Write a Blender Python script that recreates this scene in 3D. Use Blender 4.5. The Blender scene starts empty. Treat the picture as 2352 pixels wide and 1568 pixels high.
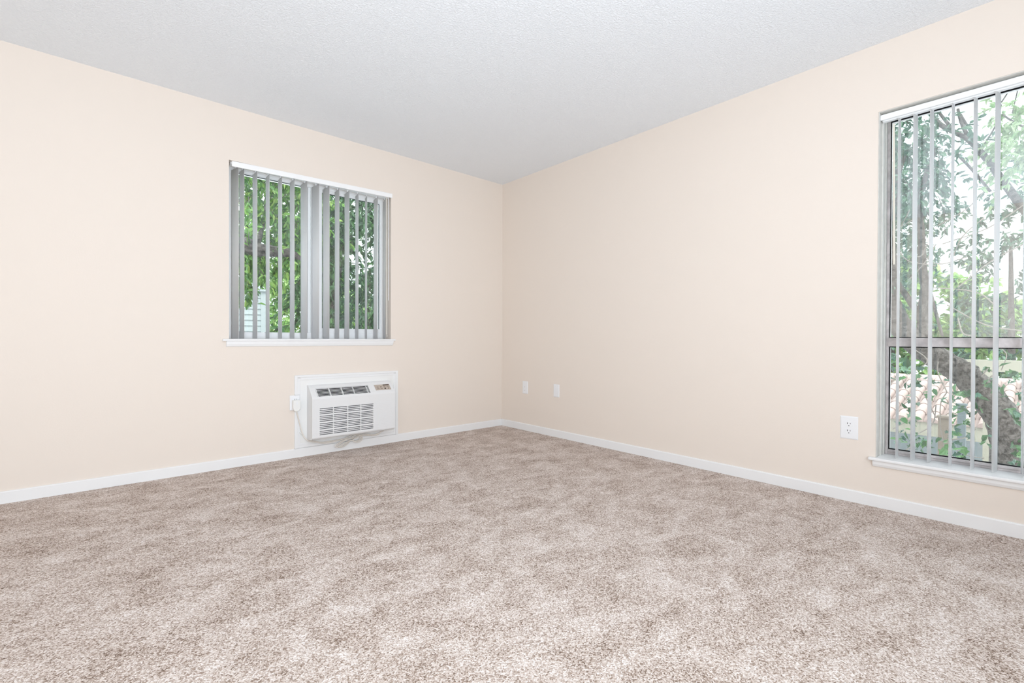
import bpy, bmesh, math, random
import numpy as np
from mathutils import Vector, Matrix

# ------------------------------------------------------------------ camera
F = 1076.1                                   # focal length in pixels of the 2352 x 1568 frame
CAM = np.array([-3.0835, -3.6381, 0.8833])
YAW, PITCH, ROLL = 0.846543, -0.006926, 0.003476
def cam_axes():
    f = np.array([math.cos(YAW)*math.cos(PITCH), math.sin(YAW)*math.cos(PITCH), math.sin(PITCH)])
    r = np.array([math.sin(YAW), -math.cos(YAW), 0.0])
    u = np.cross(r, f)
    c, s = math.cos(ROLL), math.sin(ROLL)
    return c*r + s*u, -s*r + c*u, f
AR, AU, AF = cam_axes()
scene = bpy.context.scene
COL = scene.collection
cd = bpy.data.cameras.new('camera')
cd.sensor_width = 36.0; cd.sensor_fit = 'HORIZONTAL'; cd.lens = F/2352*36.0
cd.clip_start = 0.05; cd.clip_end = 300
camo = bpy.data.objects.new('camera', cd); COL.objects.link(camo)
camo.matrix_world = Matrix(((AR[0], AU[0], -AF[0], CAM[0]), (AR[1], AU[1], -AF[1], CAM[1]),
                            (AR[2], AU[2], -AF[2], CAM[2]), (0, 0, 0, 1)))
scene.camera = camo

# ------------------------------------------------------------------ sky, sun, added fill lamps, exposure
world = bpy.data.worlds.new('sky'); scene.world = world; world.use_nodes = True
bg = world.node_tree.nodes['Background']
bg.inputs['Color'].default_value = (0.90, 0.95, 1.0, 1); bg.inputs['Strength'].default_value = 8.0
def lamp(name, kind, loc, direction, energy, color=(1, 1, 1), size=None, angle=None):
    l = bpy.data.lights.new(name, kind); l.energy = energy; l.color = color
    if size: l.shape = 'RECTANGLE'; l.size, l.size_y = size
    if angle is not None: l.angle = angle
    o = bpy.data.objects.new(name, l); COL.objects.link(o); o.location = loc
    o.rotation_euler = Vector(direction).to_track_quat('-Z', 'Y').to_euler()
    return o
lamp('sun', 'SUN', (-6, -8, 12), (0.42, 0.50, -0.76), 2.6, (1, 0.96, 0.9), angle=0.01)
lamp('added_fill_light', 'AREA', (-3.0, -4.80, 1.25), (0.0, 1.0, 0.20), 56, (0.89, 0.95, 1.0), (1.7, 1.8))  # unseen fill panel added behind the camera to brighten the walls
lamp('added_uplight', 'AREA', (-3.0, -4.4, 0.45), (-0.05, 0.55, 1.0), 68, (0.78, 0.89, 1.0), (1.2, 1.0))  # added upward fill behind the camera, standing in for bounced flash
vs = scene.view_settings
scene.display_settings.display_device = 'sRGB'
vs.view_transform = 'Standard'; vs.look = 'None'; vs.gamma = 1.0; vs.use_curve_mapping = False
vs.exposure = 0.0
scene.cycles.use_denoising = True
scene.cycles.max_bounces = 12; scene.cycles.diffuse_bounces = 6
scene.cycles.transparent_max_bounces = 16
scene.cycles.sample_clamp_indirect = 6; scene.cycles.sample_clamp_direct = 1.8

# ------------------------------------------------------------------ helpers
rng = np.random.default_rng(7); random.seed(7)
def ray(px, py):
    return AF + AR*((px-1176)/F) + AU*((784-py)/F)
def atY(px, py, y):
    d = ray(px, py); return CAM + d*((y-CAM[1])/d[1])
def atX(px, py, x):
    d = ray(px, py); return CAM + d*((x-CAM[0])/d[0])

class MB:
    def __init__(s): s.v = []; s.f = []; s.smooth = set()
    def add(s, vs_, fs, smooth=False):
        o = len(s.v); s.v += [tuple(map(float, p)) for p in vs_]
        for f in fs:
            if smooth: s.smooth.add(len(s.f))
            s.f.append(tuple(i+o for i in f))
        return s
    def box(s, a, b):
        x0, y0, z0 = [min(p, q) for p, q in zip(a, b)]; x1, y1, z1 = [max(p, q) for p, q in zip(a, b)]
        return s.add([(x0,y0,z0),(x1,y0,z0),(x1,y1,z0),(x0,y1,z0),(x0,y0,z1),(x1,y0,z1),(x1,y1,z1),(x0,y1,z1)],
              [(0,3,2,1),(4,5,6,7),(0,1,5,4),(1,2,6,5),(2,3,7,6),(3,0,4,7)])
    def hexa(s, P):                              # eight corners, order as box
        return s.add(P, [(0,3,2,1),(4,5,6,7),(0,1,5,4),(1,2,6,5),(2,3,7,6),(3,0,4,7)])
    def tube(s, pts, rad, n=8, cap=True, rough=0.0, smooth=True):
        pts = [Vector(p) for p in pts]
        if not hasattr(rad, '__len__'): rad = [rad]*len(pts)
        V = []; up = Vector((0.3, 0.2, 0.93)).normalized(); prev = None
        for i, p in enumerate(pts):
            t = (pts[min(i+1, len(pts)-1)] - pts[max(i-1, 0)]).normalized()
            a = (prev - t*prev.dot(t)) if prev else (up - t*up.dot(t) if abs(t.dot(up)) < .95 else Vector((1,0,0)).cross(t))
            a.normalize(); prev = a; b = t.cross(a)
            for k in range(n):
                w = 2*math.pi*k/n; r = rad[i]*(1 + rough*random.uniform(-1, 1))
                V.append(p + a*(r*math.cos(w)) + b*(r*math.sin(w)))
        Fc = []
        for i in range(len(pts)-1):
            for k in range(n):
                Fc.append((i*n+k, i*n+(k+1) % n, (i+1)*n+(k+1) % n, (i+1)*n+k))
        s.add(V, Fc, smooth)
        if cap: s.add(V[:n], [tuple(range(n))[::-1]]); s.add(V[-n:], [tuple(range(n))])
        return s
    def prism(s, prof, axis, a, b):              # closed 2-D outline swept along an axis
        n = len(prof)
        def mk(p, t):
            return (t, p[0], p[1]) if axis == 0 else ((p[0], t, p[1]) if axis == 1 else (p[0], p[1], t))
        V = [mk(p, a) for p in prof] + [mk(p, b) for p in prof]
        Fc = [(i, (i+1) % n, n+(i+1) % n, n+i) for i in range(n)] + [tuple(range(n))[::-1], tuple(range(n, 2*n))]
        return s.add(V, Fc)
    def mesh(s, name, mat, off=(0, 0, 0)):
        me = bpy.data.meshes.new(name)
        o = Vector(off)
        me.from_pydata([tuple(Vector(p)-o) for p in s.v], [], s.f)
        if s.smooth:
            flags = [i in s.smooth for i in range(len(s.f))]
            me.polygons.foreach_set('use_smooth', flags)
        bm = bmesh.new(); bm.from_mesh(me); bmesh.ops.recalc_face_normals(bm, faces=bm.faces); bm.to_mesh(me); bm.free()
        if mat: me.materials.append(mat)
        return me
    def build(s, name, mat, parent=None, bevel=0, origin=None):
        base = wloc(parent) if parent else Vector((0, 0, 0))
        org = Vector(origin) if origin is not None else (base if parent else Vector((0, 0, 0)))
        ob = bpy.data.objects.new(name, s.mesh(name, mat, org)); COL.objects.link(ob)
        if parent: ob.parent = parent; ob.location = org - base
        else: ob.location = org
        if bevel:
            m = ob.modifiers.new('bevel', 'BEVEL'); m.width = bevel; m.segments = 2; m.limit_method = 'ANGLE'
        return ob
def wloc(o):
    l = Vector(o.location)
    return l + wloc(o.parent) if o.parent else l
def tag(o, label=None, cat=None, group=None, kind=None):
    if label: o['label'] = label
    if cat: o['category'] = cat
    if group: o['group'] = group
    if kind: o['kind'] = kind
    return o
def thing(name, label, cat, loc=(0, 0, 0), group=None):
    o = bpy.data.objects.new(name, None); COL.objects.link(o); o.location = loc
    o.empty_display_size = .1
    return tag(o, label, cat, group)
def struct(o): o['kind'] = 'structure'; return o
def clone(o, parent, loc, rz=None):
    c = o.copy(); COL.objects.link(c); c.parent = parent; c.location = loc
    if rz is not None: c.rotation_euler = (0, 0, rz)
    return c

# ------------------------------------------------------------------ materials
def newmat(name):
    m = bpy.data.materials.new(name); m.use_nodes = True
    nt = m.node_tree
    return m, nt, nt.nodes['Principled BSDF']
def N(nt, typ, **kw):
    n = nt.nodes.new(typ)
    for k, v in kw.items():
        if k.startswith('i_'): n.inputs[k[2:].replace('_', ' ')].default_value = v
        else: setattr(n, k, v)
    return n
def ramp(nt, stops, interp='LINEAR'):
    r = nt.nodes.new('ShaderNodeValToRGB'); cr = r.color_ramp; cr.interpolation = interp
    while len(cr.elements) < len(stops): cr.elements.new(.5)
    for e, (p, c) in zip(cr.elements, stops): e.position = p; e.color = (*c, 1)
    return r
def plain(name, col, rough=.5, spec=.3, metal=0, bump=0, bscale=60, vary=0, translucent=0):
    m, nt, b = newmat(name)
    b.inputs['Base Color'].default_value = (*col, 1); b.inputs['Roughness'].default_value = rough
    b.inputs['Specular IOR Level'].default_value = spec; b.inputs['Metallic'].default_value = metal
    tc = N(nt, 'ShaderNodeTexCoord')
    if vary:
        nz = N(nt, 'ShaderNodeTexNoise', i_Scale=bscale*.4, i_Detail=4.0)
        nt.links.new(tc.outputs['Object'], nz.inputs['Vector'])
        r = ramp(nt, [(.3, tuple(c*(1-vary) for c in col)), (.7, tuple(min(1, c*(1+vary)) for c in col))])
        nt.links.new(nz.outputs['Fac'], r.inputs['Fac']); nt.links.new(r.outputs['Color'], b.inputs['Base Color'])
    if bump:
        nz = N(nt, 'ShaderNodeTexNoise', i_Scale=bscale, i_Detail=3.0)
        nt.links.new(tc.outputs['Object'], nz.inputs['Vector'])
        bp = N(nt, 'ShaderNodeBump', i_Strength=bump, i_Distance=.003)
        nt.links.new(nz.outputs['Fac'], bp.inputs['Height']); nt.links.new(bp.outputs['Normal'], b.inputs['Normal'])
    if translucent:
        out = nt.nodes['Material Output']; tr = N(nt, 'ShaderNodeBsdfTranslucent'); tr.inputs['Color'].default_value = (*col, 1)
        mx = N(nt, 'ShaderNodeMixShader'); mx.inputs[0].default_value = translucent
        nt.links.new(b.outputs[0], mx.inputs[1]); nt.links.new(tr.outputs[0], mx.inputs[2]); nt.links.new(mx.outputs[0], out.inputs['Surface'])
    return m

M_wall = plain('beige_wall_paint', (.828, .75, .678), .65, .25, bump=.10, bscale=140)
M_trim = plain('white_trim_paint', (.86, .865, .87), .35, .4, bump=.04, bscale=40)
M_vinyl = plain('white_vinyl', (.92, .93, .94), .35, .4)
M_slat = plain('white_blind_vinyl', (.95, .95, .955), .45, .3, translucent=.5)
M_plastic = plain('white_plastic', (.80, .805, .81), .4, .35)
M_plate = plain('white_cover_plate', (.86, .87, .89), .3, .4)
M_cord = plain('cream_cord', (.80, .755, .70), .5, .3)
M_plug = plain('ivory_plug', (.86, .86, .84), .5, .3)
M_dark = plain('black_interior', (.012, .012, .013), .8, .1)
M_filter = plain('grey_filter', (.10, .11, .13), .8, .1)
M_panel = plain('taupe_control_face', (.50, .43, .37), .45, .3)
M_button = plain('taupe_button', (.56, .49, .43), .45, .3)
M_mark = plain('brown_marking', (.09, .06, .045), .6, .2)
M_alu = plain('weathered_aluminium', (.60, .56, .56), .5, .4, metal=.25, bump=.15, bscale=60, vary=.22)
M_jamb = plain('white_window_return', (.70, .69, .655), .6, .25, bump=.08, bscale=80, vary=.05)
M_gasket = plain('black_gasket', (.01, .01, .012), .7, .2)
M_steel = plain('screw_metal', (.6, .6, .6), .3, .5, metal=.9)

def glass(name, refl, haze=0.0):
    m = bpy.data.materials.new(name); m.use_nodes = True; nt = m.node_tree
    for n in list(nt.nodes): nt.nodes.remove(n)
    out = N(nt, 'ShaderNodeOutputMaterial'); tr = N(nt, 'ShaderNodeBsdfTransparent'); gl = N(nt, 'ShaderNodeBsdfGlossy')
    tr.inputs['Color'].default_value = (.94, .97, .96, 1)
    gl.inputs['Roughness'].default_value = .0
    mx = N(nt, 'ShaderNodeMixShader')
    fr = N(nt, 'ShaderNodeFresnel'); fr.inputs['IOR'].default_value = 1.5
    ad = N(nt, 'ShaderNodeMath', operation='ADD'); ad.inputs[1].default_value = refl; ad.use_clamp = True
    nt.links.new(fr.outputs[0], ad.inputs[0]); nt.links.new(ad.outputs[0], mx.inputs[0])
    nt.links.new(tr.outputs[0], mx.inputs[1]); nt.links.new(gl.outputs[0], mx.inputs[2])
    last = mx
    if haze:
        df = N(nt, 'ShaderNodeBsdfTranslucent'); df.inputs['Color'].default_value = (.9, .93, .93, 1)
        tc = N(nt, 'ShaderNodeTexCoord'); nz = N(nt, 'ShaderNodeTexNoise', i_Scale=5.0, i_Detail=6.0)
        nt.links.new(tc.outputs['Object'], nz.inputs['Vector'])
        mr = N(nt, 'ShaderNodeMapRange'); mr.inputs[1].default_value = .35; mr.inputs[2].default_value = .75
        mr.inputs[3].default_value = haze*.4; mr.inputs[4].default_value = haze*1.6
        nt.links.new(nz.outputs['Fac'], mr.inputs[0])
        m2 = N(nt, 'ShaderNodeMixShader'); nt.links.new(mr.outputs[0], m2.inputs[0])
        nt.links.new(mx.outputs[0], m2.inputs[1]); nt.links.new(df.outputs[0], m2.inputs[2]); last = m2
    nt.links.new(last.outputs[0], out.inputs['Surface'])
    return m
M_glass = glass('clear_glass', .015, .0015)
M_veiled = glass('veiled_glass', .12, .011)  # raised reflectance and milky haze stand in for the reflected-room veil

def carpet_mat():
    m, nt, b = newmat('speckled_carpet')
    b.inputs['Roughness'].default_value = .95; b.inputs['Specular IOR Level'].default_value = .05
    L = nt.links.new
    tc = N(nt, 'ShaderNodeTexCoord')
    wz = N(nt, 'ShaderNodeTexNoise', i_Scale=130.0, i_Detail=2.0); L(tc.outputs['Object'], wz.inputs['Vector'])
    vm = N(nt, 'ShaderNodeVectorMath', operation='MULTIPLY_ADD'); vm.inputs[1].default_value = (.006, .006, .006)
    L(wz.outputs['Color'], vm.inputs[0]); L(tc.outputs['Object'], vm.inputs[2])
    vo = N(nt, 'ShaderNodeTexVoronoi', i_Scale=270.0); L(vm.outputs[0], vo.inputs['Vector'])
    sp = N(nt, 'ShaderNodeSeparateColor'); L(vo.outputs['Color'], sp.inputs[0])
    # patches where the pile leans
    p1 = N(nt, 'ShaderNodeTexNoise', i_Scale=5.2, i_Detail=10.0, i_Roughness=.74, i_Distortion=.5)
    mp = N(nt, 'ShaderNodeMapping'); mp.inputs['Rotation'].default_value = (0, 0, .75); mp.inputs['Scale'].default_value = (1.0, 1.5, 1)
    L(tc.outputs['Object'], mp.inputs['Vector']); L(mp.outputs[0], p1.inputs['Vector'])
    pr = N(nt, 'ShaderNodeMapRange'); pr.inputs[1].default_value = .36; pr.inputs[2].default_value = .68; pr.inputs[3].default_value = -.16; pr.inputs[4].default_value = .26
    L(p1.outputs['Fac'], pr.inputs[0])
    ad = N(nt, 'ShaderNodeMath', operation='ADD'); ad.use_clamp = True
    fn_ = N(nt, 'ShaderNodeTexNoise', i_Scale=260.0, i_Detail=2.0, i_Roughness=.6); L(tc.outputs['Object'], fn_.inputs['Vector'])
    fm = N(nt, 'ShaderNodeMapRange'); fm.inputs[1].default_value = .30; fm.inputs[2].default_value = .70; L(fn_.outputs['Fac'], fm.inputs[0])
    mxg = N(nt, 'ShaderNodeMix'); mxg.inputs[0].default_value = .22; L(sp.outputs[0], mxg.inputs[2]); L(fm.outputs[0], mxg.inputs[3])
    L(mxg.outputs[0], ad.inputs[0]); L(pr.outputs[0], ad.inputs[1])
    r = ramp(nt, [(0.0, (.15, .10, .075)), (.2, (.33, .25, .20)), (.45, (.55, .455, .40)), (.72, (.72, .635, .583)), (1.0, (.88, .825, .80))])
    L(ad.outputs[0], r.inputs['Fac'])
    L(r.outputs['Color'], b.inputs['Base Color'])
    bp = N(nt, 'ShaderNodeBump', i_Strength=.5, i_Distance=.003); bp.invert = True
    L(vo.outputs['Distance'], bp.inputs['Height']); L(bp.outputs['Normal'], b.inputs['Normal'])
    return m
M_carpet = carpet_mat()

def ceiling_mat():
    m, nt, b = newmat('textured_ceiling_paint')
    b.inputs['Base Color'].default_value = (.88, .915, .955, 1); b.inputs['Roughness'].default_value = .9; b.inputs['Specular IOR Level'].default_value = .1
    L = nt.links.new; tc = N(nt, 'ShaderNodeTexCoord')
    a = N(nt, 'ShaderNodeTexNoise', i_Scale=100.0, i_Detail=3.0, i_Roughness=.6, i_Distortion=.6); L(tc.outputs['Object'], a.inputs['Vector'])
    r = ramp(nt, [(.42, (0, 0, 0)), (.62, (1, 1, 1))]); L(a.outputs['Fac'], r.inputs['Fac'])
    bp = N(nt, 'ShaderNodeBump', i_Strength=.55, i_Distance=.0035); L(r.outputs['Color'], bp.inputs['Height']); L(bp.outputs['Normal'], b.inputs['Normal'])
    return m
M_ceil = ceiling_mat()

def leaf_mat(name, stops, trans=.35):
    m, nt, b = newmat(name); L = nt.links.new
    g = N(nt, 'ShaderNodeNewGeometry'); oi = N(nt, 'ShaderNodeObjectInfo')
    ad = N(nt, 'ShaderNodeMath', operation='ADD'); L(g.outputs['Random Per Island'], ad.inputs[0]); L(oi.outputs['Random'], ad.inputs[1])
    fr = N(nt, 'ShaderNodeMath', operation='FRACT'); L(ad.outputs[0], fr.inputs[0])
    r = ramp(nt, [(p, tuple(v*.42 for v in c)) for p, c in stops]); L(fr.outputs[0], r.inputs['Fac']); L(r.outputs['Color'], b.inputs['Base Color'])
    b.inputs['Roughness'].default_value = .45; b.inputs['Specular IOR Level'].default_value = .35
    tr = N(nt, 'ShaderNodeBsdfTranslucent'); L(r.outputs['Color'], tr.inputs['Color'])
    mx = N(nt, 'ShaderNodeMixShader'); mx.inputs[0].default_value = trans
    L(b.outputs[0], mx.inputs[1]); L(tr.outputs[0], mx.inputs[2]); L(mx.outputs[0], nt.nodes['Material Output'].inputs['Surface'])
    return m
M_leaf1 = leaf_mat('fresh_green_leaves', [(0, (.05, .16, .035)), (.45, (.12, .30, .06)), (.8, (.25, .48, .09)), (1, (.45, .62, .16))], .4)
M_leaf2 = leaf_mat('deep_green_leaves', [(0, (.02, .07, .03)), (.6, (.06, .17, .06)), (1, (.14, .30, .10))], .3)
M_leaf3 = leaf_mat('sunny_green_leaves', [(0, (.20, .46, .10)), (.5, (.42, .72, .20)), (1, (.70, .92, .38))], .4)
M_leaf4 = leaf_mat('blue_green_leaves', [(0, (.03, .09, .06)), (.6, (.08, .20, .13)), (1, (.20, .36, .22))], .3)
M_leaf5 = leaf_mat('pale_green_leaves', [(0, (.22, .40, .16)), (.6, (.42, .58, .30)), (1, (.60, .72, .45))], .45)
def bark_mat(name, c1, c2, sc=14):
    m, nt, b = newmat(name); L = nt.links.new
    b.inputs['Roughness'].default_value = .9; b.inputs['Specular IOR Level'].default_value = .15
    tc = N(nt, 'ShaderNodeTexCoord'); a = N(nt, 'ShaderNodeTexNoise', i_Scale=float(sc), i_Detail=9.0, i_Roughness=.75, i_Distortion=.25)
    L(tc.outputs['Object'], a.inputs['Vector'])
    r = ramp(nt, [(.40, c1), (.60, c2)]); L(a.outputs['Fac'], r.inputs['Fac']); L(r.outputs['Color'], b.inputs['Base Color'])
    bp = N(nt, 'ShaderNodeBump', i_Strength=.8, i_Distance=.02); L(a.outputs['Fac'], bp.inputs['Height']); L(bp.outputs['Normal'], b.inputs['Normal'])
    return m
M_bark = bark_mat('grey_brown_bark', (0.0142, 0.0128, 0.0112), (0.1035, 0.0930, 0.0870), 30)
M_bark_dark = bark_mat('dark_bark', (0.0210, 0.0173, 0.0165), (0.0825, 0.0720, 0.0660), 26)
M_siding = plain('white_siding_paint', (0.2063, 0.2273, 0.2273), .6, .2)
M_concrete = plain('pale_concrete', (.50, .52, .55), .9, .1, vary=.12, bscale=3)
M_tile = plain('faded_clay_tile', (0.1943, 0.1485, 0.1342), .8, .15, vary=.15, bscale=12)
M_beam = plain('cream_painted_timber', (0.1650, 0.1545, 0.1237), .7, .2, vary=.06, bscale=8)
M_iron = plain('black_iron', (.03, .03, .035), .6, .3)

# ================================================================== SETTING
H = 2.44; XB, YB, T = -4.45, -6.60, .20
A0, A1, AZ0, AZ1 = -2.418, -1.230, .872, 2.079          # left window opening
B0, B1, BZ0, BZ1 = -4.16, -3.060, .262, 2.081           # right window opening
struct(MB().box((XB-T, YB-T, -.12), (T, T, 0)).build('floor', M_carpet))
struct(MB().box((XB-.45, YB-.45, H), (.45, .45, H+.18)).build('ceiling', M_ceil))
w = MB(); w.box((XB-T, 0, 0), (A0, T, H)).box((A1, 0, 0), (T, T, H)).box((A0, 0, 0), (A1, T, AZ0-.015)).box((A0, 0, AZ1), (A1, T, H))
struct(w.build('wall_left', M_wall))
w = MB(); w.box((0, B1, 0), (T, 0, H)).box((0, YB-T, 0), (T, B0, H)).box((0, B0, 0), (T, B1, BZ0-.018)).box((0, B0, BZ1), (T, B1, H))
struct(w.build('wall_right', M_wall))
struct(MB().box((XB-T, YB-T, 0), (XB, 0, H)).build('wall_rear_left', M_wall))
struct(MB().box((XB, YB-T, 0), (0, YB, H)).build('wall_rear_right', M_wall))
def base(name, a, b, along):
    h, t = .064, .013
    prof = [(0, 0), (-t, 0), (-t, h-.005), (-t+.004, h), (0, h)]
    m = MB()
    if along == 0: m.prism(prof, 0, a, b)
    else: m.prism(prof, 1, a, b)
    return struct(m.build(name, M_trim))
base('baseboard_left', XB, 0, 0)
base('baseboard_right', YB, 0, 1)

# ---- left window: white vinyl slider
win = bpy.data.objects.new('window_1', None); COL.objects.link(win); win.location = ((A0+A1)/2, .15, 1.47); struct(win)
yf, yb, yg = .132, .198, .158
m = MB(); m.box((A0, yf, AZ0), (-2.380, yb, AZ1)).box((-1.256, yf, AZ0), (A1, yb, AZ1)).box((-2.380, yf, AZ0), (-1.256, yb, .921)).box((-2.380, yf, 2.050), (-1.256, yb, AZ1))
m.box((-2.380, yf-.004, 2.062), (-1.256, yf, 2.070))
m.build('window_frame', M_vinyl, win, bevel=.002)
s = MB(); s.box((-2.380, .150, .921), (-2.372, .178, 2.05)).box((-1.858, .150, .921), (-1.835, .185, 2.05)).build('fixed_stile', M_vinyl, win, bevel=.002)
MB().box((-1.862, .152, .921), (-1.851, .158, 2.05)).build('weatherstrip', M_gasket, win)
m = MB(); m.box((-1.838, .137, .918), (-1.752, .160, 2.054)).box((-1.268, .137, .918), (-1.256, .160, 2.054)).box((-1.752, .137, .918), (-1.268, .160, .957)).box((-1.752, .137, 2.030), (-1.268, .160, 2.054))
m.box((-1.752, .1365, .940), (-1.268, .139, .943))
m.build('sliding_sash', M_vinyl, win, bevel=.0015)
m = MB(); m.box((-1.752, .144, 2.0265), (-1.268, .152, 2.030)).box((-1.752, .144, .957), (-1.7485, .152, 2.03)).box((-1.2715, .144, .957), (-1.268, .152, 2.03))
m.box((-2.372, .156, 2.046), (-1.862, .162, 2.050)).build('glazing_bead', plain('grey_glazing', (.06, .07, .075), .5, .3), win)
MB().box((-2.372, .166, .921), (-1.858, .170, 2.05)).build('pane', M_glass, win)
MB().box((-1.752, .147, .957), (-1.268, .151, 2.03)).build('pane', M_glass, win)
st = MB().hexa([(-2.459,-.024,.857),(-1.197,-.024,.857),(-1.197,yf,.857),(-2.459,yf,.857),(-2.459,-.024,.872),(-1.197,-.024,.872),(-1.197,yf,.872),(-2.459,yf,.872)])
st = MB().box((-2.459, -.024, .857), (-1.197, 0, .872)).box((A0, 0, .857), (A1, yf, .872)).build('window_stool', M_trim, win, bevel=.004)
ap = [(-.0, .857), (-.016, .857), (-.015, .838), (-.010, .822), (0, .819)]
m = MB(); n = len(ap)
V = [(-2.436, p[0], p[1]) for p in ap] + [(-1.210 - (.857-p[1])*.25, p[0], p[1]) for p in ap]
m.add(V, [(i, (i+1) % n, n+(i+1) % n, n+i) for i in range(n)] + [tuple(range(n))[::-1], tuple(range(n, 2*n))])
m.build('window_apron', M_trim, win)

# ---- right window: old aluminium frame in a deep plaster return
wr = bpy.data.objects.new('window_2', None); COL.objects.link(wr); wr.location = (.15, (B0+B1)/2, 1.15); struct(wr)
m = MB()
m.box((.001, B1-.004, BZ0), (.140, B1, BZ1)).box((.06, B1-.011, BZ0), (.140, B1-.004, BZ1)).box((.105, B1-.0165, BZ0), (.140, B1-.011, BZ1))
m.box((.001, B0, BZ0), (.140, B0+.006, BZ1)).box((.001, B0, BZ1-.004), (.140, B1, BZ1))
m.build('window_return', M_jamb, wr, bevel=.0015)
x0, x1 = .132, .190
def ring(mb, ya, yb_, za, zb, wd, xa, xb):
    mb.box((xa, ya, za), (xb, ya+wd, zb)).box((xa, yb_-wd, za), (xb, yb_, zb)).box((xa, ya+wd, za), (xb, yb_-wd, za+wd)).box((xa, ya+wd, zb-wd), (xb, yb_-wd, zb))
m = MB(); ring(m, B0+.004, B1-.0165, BZ0, BZ1-.004, .012, x0, x1); m.build('window_frame', M_alu, wr, bevel=.002)
m = MB(); m.box((x0-.006, B0+.016, .8455), (x1, B1-.024, .893)).build('meeting_rail', M_alu, wr, bevel=.004)
MB().box((x0-.004, B0+.016, BZ0+.012), (x1-.02, B1-.026, BZ0+.026)).build('bottom_rail', M_alu, wr, bevel=.003)
g = MB(); ring(g, B0+.016, B1-.0285, BZ0+.026, .8455, .0045, .145, .152); g.build('gasket', M_gasket, wr)
g = MB(); ring(g, B0+.016, B1-.0285, .893, BZ1-.016, .0035, .145, .152); g.box((.144, B0+.016, BZ1-.0215), (.152, B1-.0285, BZ1-.016)); g.build('gasket', M_gasket, wr)
MB().box((.150, B0+.018, .895), (.154, B1-.030, BZ1-.018)).build('pane', M_veiled, wr)
MB().box((.150, B0+.018, BZ0+.028), (.154, B1-.030, .845)).build('pane', M_glass, wr)
MB().box((-.030, B0-.04, BZ0-.016), (0, B1+.028, BZ0)).box((0, B0, BZ0-.016), (.140, B1, BZ0)).build('window_stool', M_trim, wr, bevel=.005)
ap = [(0, BZ0-.016), (-.018, BZ0-.016), (-.017, BZ0-.034), (-.011, BZ0-.046), (0, BZ0-.050)]
MB().prism(ap, 1, B0-.025, B1+.010).build('window_apron', M_trim, wr)

# ================================================================== VERTICAL BLINDS
def slat_mesh(name, L, W=.089, sag=.006):
    nx = 9; th = .0009; V = []; Fc = []
    us = np.linspace(-.5, .5, nx)
    def prof(u): return sag*(1-4*u*u) - sag*.6
    def ztop(u): return -.006 - max(0, u-.05)*.035
    for side in (0, 1):
        for u in us:
            for z in (ztop(u), -L+.0):
                V.append((prof(u) + (th if side else 0), u*W, z))
    k = nx*2
    for s_ in (0, 1):
        for i in range(nx-1):
            Fc.append((s_*k+2*i, s_*k+2*i+2, s_*k+2*i+3, s_*k+2*i+1))
    for i in range(nx-1):
        Fc.append((2*i, k+2*i, k+2*i+2, 2*i+2)); Fc.append((2*i+1, 2*i+3, k+2*i+3, k+2*i+1))
    Fc.append((0, 1, k+1, k)); Fc.append((k-2, 2*k-2, 2*k-1, k-1))
    b = MB(); b.add(V, Fc, smooth=True)
    return b.mesh(name, M_slat)
clip_me = MB().box((-.003, -.007, -.012), (.003, .007, .016)).box((-.0045, -.003, .006), (.0045, .003, .016)).mesh('slat_clip', M_vinyl)

def blind(name, label, head, slats, L, zfun, yaxis):
    pass
bl = thing('vertical_blind', 'wide white vertical blind over the square window above the air conditioner', 'blind', (-1.82, .05, 2.05), 'vertical blinds')
# valance hangs a little crooked: its right end rides higher and laps the wall
def zl(x): return (x+2.40)/1.177*.0215
xa, xb = -2.402, -1.222
m = MB(); m.hexa([(xa,-.009,2.038),(xb,-.009,2.038+zl(xb)),(xb,.000-.001,2.038+zl(xb)),(xa,-.001,2.038),(xa,-.009,2.074),(xb,-.009,2.074+zl(xb)),(xb,-.001,2.074+zl(xb)),(xa,-.001,2.074)])
m.build('valance', M_vinyl, bl, bevel=.002)
m = MB(); m.box((-2.405, .022, 2.060), (-1.240, .068, 2.077)); m.build('headrail', M_vinyl, bl, bevel=.002)
zs, zb = 2.060, .875
sm = slat_mesh('slat', zs-zb)
S1 = [(-2.370,-18.8),(-2.328,-8),(-2.246,-6.2),(-2.164,-1.8),(-2.081,-1.5),(-1.998,-4.2),(-1.9145,-13.5),(-1.831,-18),(-1.7495,-13.5),(-1.664,-1.2),(-1.5845,-2),(-1.502,7.5),(-1.4245,13.5),(-1.340,3.2),(-1.2625,12.5)]
for x, a in S1:
    o = bpy.data.objects.new('slat', sm); COL.objects.link(o); o.parent = bl
    o.location = Vector((x, .05, zs)) - bl.location
    # slat mesh lies along local y; a tilts its far edge to the right
    o.rotation_euler = (0, 0, -math.radians(a))
    c = bpy.data.objects.new('clip', clip_me); COL.objects.link(c); c.parent = o
p0, p1 = atY(888.2, 452, .006), atY(888.2, 768, .006)
MB().tube([p0, p1], .0042, 8).build('wand', plain('ivory_wand', (.80, .77, .70), .3, .5), bl)
q0, q1 = atY(892.2, 452, .002), atY(892.2, 690, .002)
MB().tube([q0, q1], .0028, 6).build('pull_cord', M_vinyl, bl)
q = atY(888.6, 771.5, .006)
MB().tube([q + np.array([0,0,.008]), q - np.array([0,0,.006])], [.004, .0025], 6).build('wand_tip', M_cord, bl)

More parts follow.
